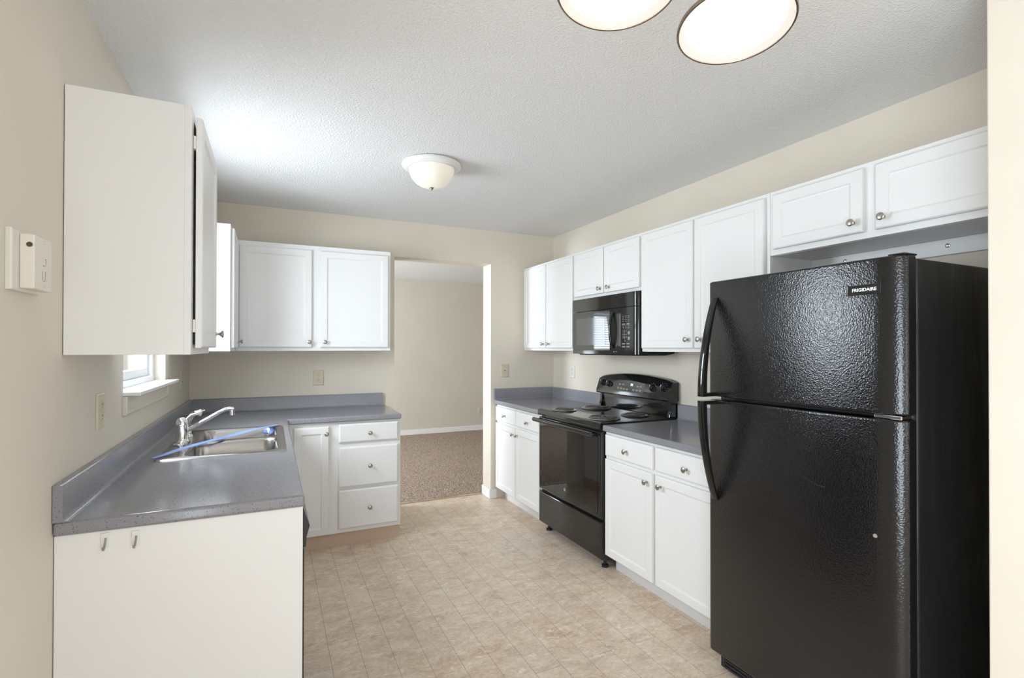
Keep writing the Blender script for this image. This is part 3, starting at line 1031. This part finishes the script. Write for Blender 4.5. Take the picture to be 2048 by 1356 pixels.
CR = (Vector((0, -1, 0)), slope, nrm)       # text columns: right, up, out
for ky, kh in ((-0.955, 0.070), (-1.040, 0.062), (-1.545, 0.062), (-1.655, 0.070)):
    mb = MB()
    mb.lathe([(0.026, 0), (0.026, 0.004), (0.021, 0.008), (0.020, 0.020), (0.018, 0.023), (0.0, 0.0235)], on_console(ky, kh - 0.01, 0.0006), nrm, 28, True, False)
    kb = mb.build('dial', 'black_satin', con, smooth=True)
    mb = MB()
    g0 = on_console(ky, kh - 0.01, 0.0242)
    mb.loft([[g0 + slope * a_ + Vector((0, b_, 0)) + nrm * c_ for a_, b_ in ((-0.019, -0.004), (0.019, -0.004), (0.019, 0.004), (-0.019, 0.004))] for c_ in (-0.003, 0.004)])
    mb.build('grip', 'black_satin', con)
    mb = MB()
    g0 = on_console(ky, kh - 0.01, 0.0284)
    mb.loft([[g0 + slope * a_ + Vector((0, b_, 0)) + nrm * c_ for a_, b_ in ((0.004, -0.0016), (0.018, -0.0016), (0.018, 0.0016), (0.004, 0.0016))] for c_ in (-0.0001, 0.0004)])
    mb.build('pointer', 'white_print', con)
    mb = MB()
    for k in range(9):
        a_ = math.radians(-120 + 30 * k)
        c_ = on_console(ky, kh - 0.01, 0.0008) + Vector((0, -1, 0)) * (0.033 * math.sin(a_)) + slope * (0.033 * math.cos(a_))
        mb.lathe([(0.0018, 0), (0.0018, 0.0004)], c_, nrm, 8)
    mb.build('dial_marking', 'grey_print', con)
# raised clock and keypad panel
mb = MB()
kp = [(-1.135, 0.006), (-1.455, 0.000), (-1.465, 0.074), (-1.30, 0.090), (-1.15, 0.078)]
mb.loft([[on_console(y_, h_ + 0.002, 0.0003) for y_, h_ in kp], [on_console(y_, h_ + 0.002, 0.0016) for y_, h_ in kp]])
mb.build('keypad', 'black_glass', con)
for (y_, h_) in ((-1.165, 0.025), (-1.200, 0.024), (-1.235, 0.023), (-1.270, 0.022), (-1.345, 0.022), (-1.385, 0.022), (-1.42, 0.022), (-1.385, 0.052), (-1.42, 0.051), (-1.175, 0.055), (-1.215, 0.056)):
    c_ = on_console(y_, h_, 0.0018)
    mb = MB()
    mb.loft([[c_ + Vector((0, dy, 0)) + slope * dz + nrm * lf for dy, dz in ((-g1, -g2), (g1, -g2), (g1, g2), (-g1, g2))] for g1, g2, lf in ((0.012, 0.006, 0.0), (0.011, 0.005, 0.0005))])
    mb.build('touch_button', 'slot_grey', con)
text_mesh('clock_digits', '04', 0.026, on_console(-1.318, 0.058, 0.0022), CR, 'display', con, bold=0.0008)
mb = MB()
mb.loft([[on_console(-1.16 - 0.28 * i / 10, 0.094 + 0.010 * math.sin(math.pi * i / 10) - 0.004, lf) for i in range(11)] + [on_console(-1.16 - 0.28 * i / 10, 0.0965 + 0.010 * math.sin(math.pi * i / 10) - 0.004, lf) for i in range(10, -1, -1)] for lf in (0.0003, 0.001)])
mb.build('trim_line', 'slot_grey', con)

# ------------------------------------------------------------------ microwave
MA, MBy = -0.925, -1.704
MZ0, MZ1, MX = 1.347, 1.768, 2.688
t = thing('microwave', (2.86, (MA + MBy) / 2, MZ0), 'black over-the-range microwave mounted above the stove', 'microwave')
mb = MB(); mb.box(2.7265, 3.040, MBy + 0.004, MA - 0.002, MZ0 + 0.02, MZ1)
mb.build('case', 'black_matte', t)
mb = MB()
pr = [(2.700, MZ0 + 0.0195), (3.036, MZ0 + 0.0195), (3.036, MZ0 + 0.010), (2.96, MZ0 - 0.004), (2.720, MZ0 - 0.004), (2.700, MZ0 + 0.008)]
mb.loft([[(x, MBy + 0.03, z) for x, z in pr], [(x, MA - 0.06, z) for x, z in pr]])
mb.build('underside_vent', 'black_matte', t)


def mic_front(z0, z1, ya, yb, name, material, x=MX):
    """front piece with the rounded near edge"""
    mb = MB()
    pts = [(2.726, ya), (x + 0.004, ya), (x, ya - 0.004), (x, yb + 0.040), (x + 0.003, yb + 0.022), (x + 0.010, yb + 0.009), (x + 0.022, yb + 0.001), (2.726, yb)]
    mb.loft([[(px, py, z0) for px, py in pts], [(px, py, z1) for px, py in pts]])
    return mb.build(name, material, t, smooth=True, angle=30)


mic_front(MZ1 - 0.096, MZ1 - 0.001, MA, MBy, 'vent_grille', 'black_gloss')
md = mic_front(MZ0 + 0.004, MZ1 - 0.1, MA, MBy, 'door', 'black_gloss')
mb = MB()
mb.panel(lambda a_, n_, z_: (MX - 0.0002 - n_, a_, z_), -1.415, -0.950, MZ0 + 0.030, MZ1 - 0.108, [(0, 0), (0, 0.0016), (0.001, 0.002), (0.002, 0.002)])
mb.build('glass', 'black_glass', md)
mb = MB()
mb.panel(lambda a_, n_, z_: (MX - 0.0023 - n_, a_, z_), -1.360, -0.985, MZ0 + 0.068, MZ1 - 0.150, [(0, 0), (0, 0.0004), (0.001, 0.0005)])
mb.build('viewing_window', 'mesh_glass', md)
# vertical bar handle, bowed outwards
mb = MB()
hy = -1.452
pts, rad = [], []
for i in range(13):
    f = i / 12
    pts.append((MX - 0.004 - 0.026 * math.sin(math.pi * f) ** 0.6 if 0 < f < 1 else MX - 0.001, hy, MZ0 + 0.048 + f * 0.245))
mb.tube(pts, 0.0095, n=14, flat=(1.0, 1.0))
mb.build('handle', 'black_gloss', md, smooth=True)
mb = MB(); mb.panel(lambda a_, n_, z_: (MX - 0.0002 - n_, a_, z_), -1.535, -1.475, MZ0 + 0.055, MZ0 + 0.285, [(0, 0), (0, 0.002), (0.004, 0.004), (0.01, 0.004)])
mb.build('grip_recess', 'black_satin', md)
# keypad
KR = (Vector((0, -1, 0)), Vector((0, 0, 1)), Vector((-1, 0, 0)))
kx = MX - 0.0006
mb = MB()


def key(y, z, w_, h_):
    mb.box(kx, kx - 0.0006, y - w_ / 2, y + w_ / 2, z - h_ / 2, z + h_ / 2)


for zz in (MZ0 + 0.262, MZ0 + 0.238):
    for yy in (-1.562, -1.592, -1.622):
        key(yy, zz, 0.022, 0.002); key(yy, zz - 0.012, 0.008, 0.005)
for zz in (MZ0 + 0.208, MZ0 + 0.076, MZ0 + 0.056):
    key(-1.568, zz, 0.034, 0.008); key(-1.615, zz, 0.034, 0.008)
for yy in (-1.565, -1.592, -1.62):
    key(yy, MZ0 + 0.186, 0.010, 0.006); key(yy, MZ0 + 0.176, 0.022, 0.0015); key(yy, MZ0 + 0.196, 0.022, 0.0015)
for zz in (MZ0 + 0.148, MZ0 + 0.112):
    mb.lathe([(0.0125, 0), (0.0125, 0.0006), (0.011, 0.0006), (0.011, 0.0003)], (kx, -1.624, zz), (-1, 0, 0), 20)
mb.build('button', 'slot_grey', md)
text_mesh('number_keys', '1 2 3\n4 5 6\n7 8 9\n  0', 0.021, (kx - 0.0003, -1.578, MZ0 + 0.128), KR, 'grey_print', md, extrude=0.0002)
mb = MB()
for yy in (-1.45, -1.475):
    mb.lathe([(0.003, 0), (0.003, 0.0006)], (kx, yy - 0.01, MZ0 + 0.022), (-1, 0, 0), 12)
mb.build('emblem', 'silver', md)

# ------------------------------------------------------------------ refrigerator
FX, FA, FBy = 2.270, -2.705, -3.466        # door front, far side, near side
FT1, FSP = 1.682, 1.180                     # top, split between the doors
t = thing('refrigerator', (2.65, (FA + FBy) / 2, 0), 'tall black top-freezer refrigerator with grained doors', 'refrigerator')
mb = MB(); mb.box(2.352, 2.985, FBy + 0.002, FA - 0.002, 0.045, FT1 - 0.008)
mb.build('case', 'fridge_side', t, bevel=0.006)
for fx in (2.40, 2.93):
    for fy in (FBy + 0.06, FA - 0.06):
        mb = MB(); mb.cyl((fx, fy - 0.015, 0.024), (fx, fy + 0.015, 0.024), 0.024)
        mb.build('roller', 'black_matte', t)
mb = MB()
mb.box(2.315, 2.3515, FBy + 0.03, FA - 0.025, 0.012, 0.078)
for k in range(4):
    mb.box(2.309, 2.316, FBy + 0.05, FA - 0.045, 0.018 + k * 0.015, 0.026 + k * 0.015)
mb.build('base_grille', 'black_satin', t, bevel=0.002)
mb = MB(); mb.box(2.3385, 2.3515, FBy + 0.006, FA - 0.006, 0.10, FT1 - 0.012)
mb.build('gasket', 'black_matte', t)


def fridge_door(z0, z1, name):
    pts = [(2.338, FA), (FX + 0.014, FA), (FX + 0.005, FA - 0.004), (FX, FA - 0.013)]
    n0 = 18
    rx_, ry_ = 0.036, 0.085
    for i in range(n0 + 1):
        a_ = math.radians(90 * i / n0)
        pts.append((FX + rx_ - rx_ * math.cos(a_), FBy + ry_ - ry_ * math.sin(a_)))
    pts.append((2.338, FBy))
    mb = MB()
    c = ((FX + 2.338) / 2, (FA + FBy) / 2)
    rings = []
    for z, ins in ((z0, 0.006), (z0 + 0.002, 0.002), (z0 + 0.006, 0.0), (z0 + 0.009, 0.0), (z1 - 0.009, 0.0), (z1 - 0.006, 0.0), (z1 - 0.002, 0.002), (z1, 0.006)):
        ring = []
        for px, py in pts:
            ring.append((px + ins * (1 if px < c[0] else 0), py + ins * (-1 if py > c[1] else 1), z))
        rings.append(ring)
    mb.loft(rings)
    return mb.build(name, 'fridge', t, smooth=True, angle=30)


d_up = fridge_door(FSP + 0.006, FT1, 'freezer_door')
d_lo = fridge_door(0.086, FSP - 0.008, 'door')
d_up['label'] = 'upper freezer door with white maker badge'
mb = MB(); mb.box(FX + 0.022, 2.36, FBy + 0.006, FBy + 0.055, FT1 + 0.0005, FT1 + 0.007)
mb.build('hinge_cover', 'black_satin', t, bevel=0.003)
mb = MB(); mb.box(FX + 0.010, 2.345, FBy + 0.010, FBy + 0.090, FSP - 0.0075, FSP + 0.0055)
mb.build('centre_hinge', 'chrome', t, bevel=0.003)


def handle(z_tip, z_end, parent):
    """curved blade handle: flush with the door at the tip, standing proud at the split"""
    mb = MB()
    K = 20
    outer, inner = [], []
    for i in range(K + 1):
        f = i / K
        z = z_tip + (z_end - z_tip) * f
        out = 0.084 * math.sin(f * math.pi / 2) ** 0.85 + 0.004
        thick = 0.010 + 0.016 * f if f < 0.9 else 0.0244
        outer.append((FX - out, z)); inner.append((FX - max(out - thick, -0.0), z))
    rings = []
    for (xo, z), (xi, _) in zip(outer, inner):
        y1, y0 = FA - 0.020, FA - 0.052
        xi = min(xi, FX - 0.0005)
        rings.append([(xo, y1 - 0.006, z), (xo, y0 + 0.006, z), (xo + 0.003, y0, z), (xi, y0, z), (xi, y1, z), (xo + 0.003, y1, z)])
    mb.loft(rings)
    s = 1 if z_tip > z_end else -1
    z_a, z_b = z_end, z_end + s * 0.016
    mb.box(FX - 0.070, FX - 0.0003, FA - 0.050, FA - 0.022, z_a, z_b)
    return mb.build('handle', 'black_gloss', parent, smooth=True, angle=30)


handle(1.612, FSP + 0.008, d_up)
handle(0.742, FSP - 0.010, d_lo)
# badge with the maker's name
mb = MB(); mb.panel(lambda a_, n_, z_: (FX - 0.0003 - n_, a_, z_), -3.405, -3.302, 1.566, 1.599, [(0, 0), (0, 0.0012), (0.001, 0.0018), (0.002, 0.0018)])
bdg = mb.build('badge', 'black_gloss', d_up)
text_mesh('lettering', 'FRIGIDAIRE', 0.0148, (FX - 0.0024, -3.3545, 1.5825), KR, 'white_print', bdg, bold=0.0003, sx=1.0)
mb = MB(); mb.lathe([(0.0065, 0), (0.006, 0.002), (0.003, 0.003), (0, 0.0032)], (FX - 0.0002, -3.385, 0.800), (-1, 0, 0), 16, True, False)
mb.build('plug', 'slot_grey', d_lo, smooth=True)
mb = MB()
mb.tube([(FX - 0.0006, y_, z_) for y_, z_ in ((-3.125, 0.938), (-3.150, 0.934), (-3.175, 0.924), (-3.200, 0.915), (-3.222, 0.914))], [0.0015, 0.0028, 0.003, 0.0028, 0.0036], n=8, flat=(1.0, 0.5))
mb.build('dent', 'fridge_side', d_lo, smooth=True)


# ------------------------------------------------------------------ wall plates
def plate(label, name, cat, side, a, z, w_, h_, kind, base='ivory', x=None):
    """wall plate: side L (x=0), B (y=0), R (x=W), F (living room far wall)"""
    P = {'L': lambda u, d, v: (0.0005 + d, a + u, z + v), 'B': lambda u, d, v: (a + u, -0.0005 - d, z + v),
         'R': lambda u, d, v: (W - 0.0005 - d, a + u, z + v), 'F': lambda u, d, v: (a + u, LY - 0.0005 - d, z + v)}[side]
    t = thing(name, P(0, 0, -h_ / 2), label, cat, 'wall plates')
    mb = MB()
    mb.panel(P, -w_ / 2, w_ / 2, -h_ / 2, h_ / 2, [(0, 0), (0, 0.0035), (0.003, 0.0065), (0.006, 0.0070), (0.008, 0.0070)])
    mb.build('cover_plate', base, t)
    ax = Vector(P(0, 1, 0)) - Vector(P(0, 0, 0))
    if kind == 'outlet':
        for s in (-1, 1):
            mb = MB()
            mb.lathe([(0.0165, 0), (0.0165, 0.0016), (0.0155, 0.002)], P(0, 0.0071, 0.0195 * s), ax, 24)
            r = mb.build('receptacle', base, t)
            mb = MB()
            for u in (-0.0062, 0.0062):
                p, q = P(u - 0.0013, 0.0092, 0.0195 * s + 0.0005), P(u + 0.0013, 0.0096, 0.0195 * s + 0.0085)
                mb.box(p[0], q[0], p[1], q[1], p[2], q[2])
            mb.lathe([(0.0024, 0), (0.0024, 0.0004)], P(0, 0.0092, 0.0195 * s - 0.007), ax, 10)
            mb.build('slot', 'ivory_dark', r)
    elif kind == 'toggle':
        for u0 in ((0,) if w_ < 0.1 else (-0.023, 0.023)):
            mb = MB(); p, q = P(u0 - 0.005, 0.0071, -0.012), P(u0 + 0.005, 0.0085, 0.012); mb.box(p[0], q[0], p[1], q[1], p[2], q[2])
            mb.loft([[P(u0 - 0.0035, 0.0085, -0.004), P(u0 + 0.0035, 0.0085, -0.004), P(u0 + 0.0035, 0.0085, 0.006), P(u0 - 0.0035, 0.0085, 0.006)],
                     [P(u0 - 0.003, 0.019, 0.006), P(u0 + 0.003, 0.019, 0.006), P(u0 + 0.003, 0.019, 0.012), P(u0 - 0.003, 0.019, 0.012)]])
            mb.build('toggle', base, t)
    elif kind == 'jack':
        mb = MB(); p, q = P(-0.008, 0.0071, -0.009), P(0.008, 0.0090, 0.009); mb.box(p[0], q[0], p[1], q[1], p[2], q[2])
        j = mb.build('jack', base, t)
        mb = MB(); p, q = P(-0.0045, 0.0091, -0.004), P(0.0045, 0.0096, 0.004); mb.box(p[0], q[0], p[1], q[1], p[2], q[2])
        mb.build('slot', 'ivory_dark', j)
    mb = MB()
    for s in ((-1, 1) if kind != 'outlet' else (0,)):
        mb.lathe([(0.003, 0), (0.0028, 0.0008), (0.0, 0.001)], P(0, 0.0071, 0.030 * s), ax, 10, True, False)
    mb.build('screw', 'hinge', t)
    return t


plate('yellowed ivory outlet plate on the left wall above the sink counter, before the window', 'wall_outlet', 'outlet', 'L', -2.150, 1.172, 0.076, 0.122, 'outlet')
plate('ivory plate on the left wall half hidden behind the far end of the window sill', 'wall_switch', 'switch', 'L', -0.770, 1.180, 0.074, 0.118, 'toggle')
plate('ivory plate on the left wall close to the back corner', 'wall_outlet', 'outlet', 'L', -0.385, 1.183, 0.074, 0.118, 'outlet')
plate('ivory duplex outlet on the back wall under the two-door cabinet', 'wall_outlet', 'outlet', 'B', 0.880, 1.154, 0.080, 0.120, 'outlet')
plate('ivory plate with one small jack on the back wall right of the doorway', 'wall_jack', 'wall plate', 'B', 2.518, 1.182, 0.076, 0.122, 'jack', 'ivory')
plate('white plate on the right wall beyond the stove', 'wall_outlet', 'outlet', 'R', -0.355, 1.178, 0.078, 0.118, 'outlet', 'plate_white')
plate('small ivory outlet on the living room wall, low beside the doorway edge', 'wall_outlet', 'outlet', 'F', 3.745, 0.335, 0.075, 0.118, 'outlet')

# almond box on the left wall near the camera
t = thing('wall_control_box', (0.02, -2.765, 1.53), 'almond plastic control box on the left wall near the white cabinet', 'control box')
mb = MB(); mb.panel(lambda a_, n_, z_: (0.0005 + n_, a_, z_), -2.846, -2.690, 1.524, 1.664, [(0, 0), (0, 0.008), (0.002, 0.011), (0.006, 0.012)])
bp = mb.build('base_plate', 'plate_white', t)
mb = MB(); mb.box(0.0128, 0.040, -2.812, -2.708, 1.530, 1.657)
cv = mb.build('cover', 'almond', t, bevel=0.003, seg=3)
mb = MB(); mb.lathe([(0.0060, 0), (0.0060, 0.0008), (0.003, 0.001)], (0.031, -2.8121, 1.632), (0, -1, 0), 9)
mb.build('opening', 'orange', cv)
mb = MB()
for zz in (1.646, 1.541):
    mb.lathe([(0.0045, 0), (0.0042, 0.001), (0.0, 0.0012)], (0.0401, -2.757, zz), (1, 0, 0), 12, True, False)
mb.build('screw', 'hinge', cv)
mb = MB()
for y_, z_, w_, h_ in ((-2.748, 1.606, 0.008, 0.002), (-2.746, 1.598, 0.002, 0.010), (-2.757, 1.590, 0.014, 0.002), (-2.766, 1.566, 0.0015, 0.022), (-2.750, 1.566, 0.0015, 0.022), (-2.757, 1.553, 0.012, 0.0015)):
    mb.box(0.0400, 0.0404, y_ - w_ / 2, y_ + w_ / 2, z_ - h_ / 2, z_ + h_ / 2)
mb.build('slot', 'slot_grey', cv)

# ------------------------------------------------------------------ flush ceiling lamp
LXc, LYc = 1.392, -1.435
t = thing('ceiling_light', (LXc, LYc, H), 'round flush ceiling lamp with alabaster glass dome in mid kitchen', 'lamp')
mb = MB()
mb.lathe([(0.160, 0.0), (0.172, -0.006), (0.174, -0.014), (0.168, -0.022), (0.150, -0.030), (0.134, -0.034), (0.130, -0.030)], (LXc, LYc, H - 0.0005), n=56)
mb.build('pan', 'white', t, smooth=True, angle=60)
mb = MB()
pf = [(0.132, -0.033)]
for k in range(1, 12):
    a_ = math.radians(90 * k / 12)
    pf.append((0.132 * math.cos(a_) ** 0.85, -0.033 - 0.108 * math.sin(a_)))
pf.append((0.0, -0.141))
mb.lathe(pf, (LXc, LYc, H), n=56, cap1=False)
mb.build('lamp_shade', 'dome_lit', t, smooth=True, angle=60)
mb = MB(); mb.lathe([(0.011, -0.139), (0.012, -0.143), (0.007, -0.149), (0.006, -0.153), (0.0, -0.156)], (LXc, LYc, H), n=20, cap1=False)
mb.build('finial', 'bronze', t, smooth=True)

# ------------------------------------------------------------------ chandelier over the dining area
d1p, d2p = Vector((0.976, -3.776, 1.902)), Vector((1.191, -3.789, 1.894))
mid = (d1p + d2p) / 2
dv = (d2p - d1p)
inw = Vector((dv.y, -dv.x, 0)).normalized()
dv.z = 0
if inw.y > 0:
    inw = -inw
cc = mid + inw * (dv.length / 2)
shades = [d1p, d2p, d2p + inw * dv.length, d1p + inw * dv.length]
t = thing('chandelier', (cc.x, cc.y, H), 'hanging chandelier with big lit white glass shades at the top of the photo', 'lamp')
mb = MB(); mb.lathe([(0.062, 0), (0.060, -0.010), (0.030, -0.026), (0.010, -0.034)], (cc.x, cc.y, H - 0.0005), n=32)
mb.build('canopy', 'bronze', t, smooth=True)
mb = MB(); mb.cyl((cc.x, cc.y, H - 0.03), (cc.x, cc.y, 2.12), 0.006)
mb.build('rod', 'bronze', t, smooth=True)
mb = MB(); mb.lathe([(0.008, 0.12), (0.020, 0.10), (0.026, 0.06), (0.018, 0.03), (0.022, 0.01), (0.012, -0.008), (0.004, -0.016)], (cc.x, cc.y, 2.01), n=24)
mb.build('hub', 'bronze', t, smooth=True)
for s in shades:
    dr = (Vector((s.x, s.y, 0)) - Vector((cc.x, cc.y, 0)))
    tilt = (0.075, 0.098, 1.0)
    mb = MB()
    c0 = Vector((cc.x, cc.y, 0))
    mb.tube([c0 + dr * f + Vector((0, 0, z)) for f, z in ((0.12, 2.05), (0.35, 2.035), (0.6, 2.06), (0.85, 2.09), (0.98, 2.085), (1.0, 2.055), (1.0, 2.03))], 0.006, n=10)
    ar = mb.build('arm', 'bronze', t, smooth=True)
    mb = MB(); mb.lathe([(0.016, 0.045), (0.022, 0.03), (0.022, 0.0)], (s.x, s.y, 1.992), n=20)
    mb.build('socket', 'bronze', ar, smooth=True)
    # bell shaped glass shade, open below: outer skin, thickness, inner skin
    mb = MB()
    oz = s.z
    outp = [(0.018, 0.108), (0.022, 0.090), (0.030, 0.070), (0.038, 0.050), (0.048, 0.032), (0.064, 0.016), (0.0815, 0.006), (0.0815, 0.001)]
    inp = [(0.0670, 0.0105), (0.052, 0.022), (0.044, 0.032), (0.034, 0.050), (0.026, 0.070), (0.0, 0.086)]
    mb.lathe(outp + inp, (s.x, s.y, oz), tilt, n=48, cap0=True, cap1=False)
    sh = mb.build('lamp_shade', 'shade_lit', t, smooth=True, angle=50)
    mb = MB()
    mb.lathe([(0.0835, 0.0045), (0.0850, 0.0025), (0.0850, 0.0), (0.0838, -0.0008), (0.0815, 0.0005), (0.0675, 0.0105), (0.0690, 0.0128), (0.0815, 0.0045)], (s.x, s.y, oz), tilt, n=64, cap0=False, cap1=False)
    mb.build('rim', 'shade_rim', sh, smooth=True, angle=50)
    mb = MB(); mb.lathe([(0.0840, 0.0050), (0.0866, 0.0042), (0.0872, 0.0), (0.0862, -0.0016), (0.0836, -0.0016), (0.0830, -0.0002)], (s.x, s.y, oz), tilt, n=64, cap0=False, cap1=False)
    mb.build('edge_band', 'bronze', sh, smooth=True)
    l = bpy.data.lights.new('chandelier_bulb', 'POINT')
    l.energy, l.color, l.shadow_soft_size = 1.0, (1.0, 0.93, 0.84), 0.018
    lo = bpy.data.objects.new('chandelier_bulb', l)
    COL.objects.link(lo)
    lo.parent = sh
    lo.location = (s.x - cc.x, s.y - cc.y, s.z + 0.04 - H)
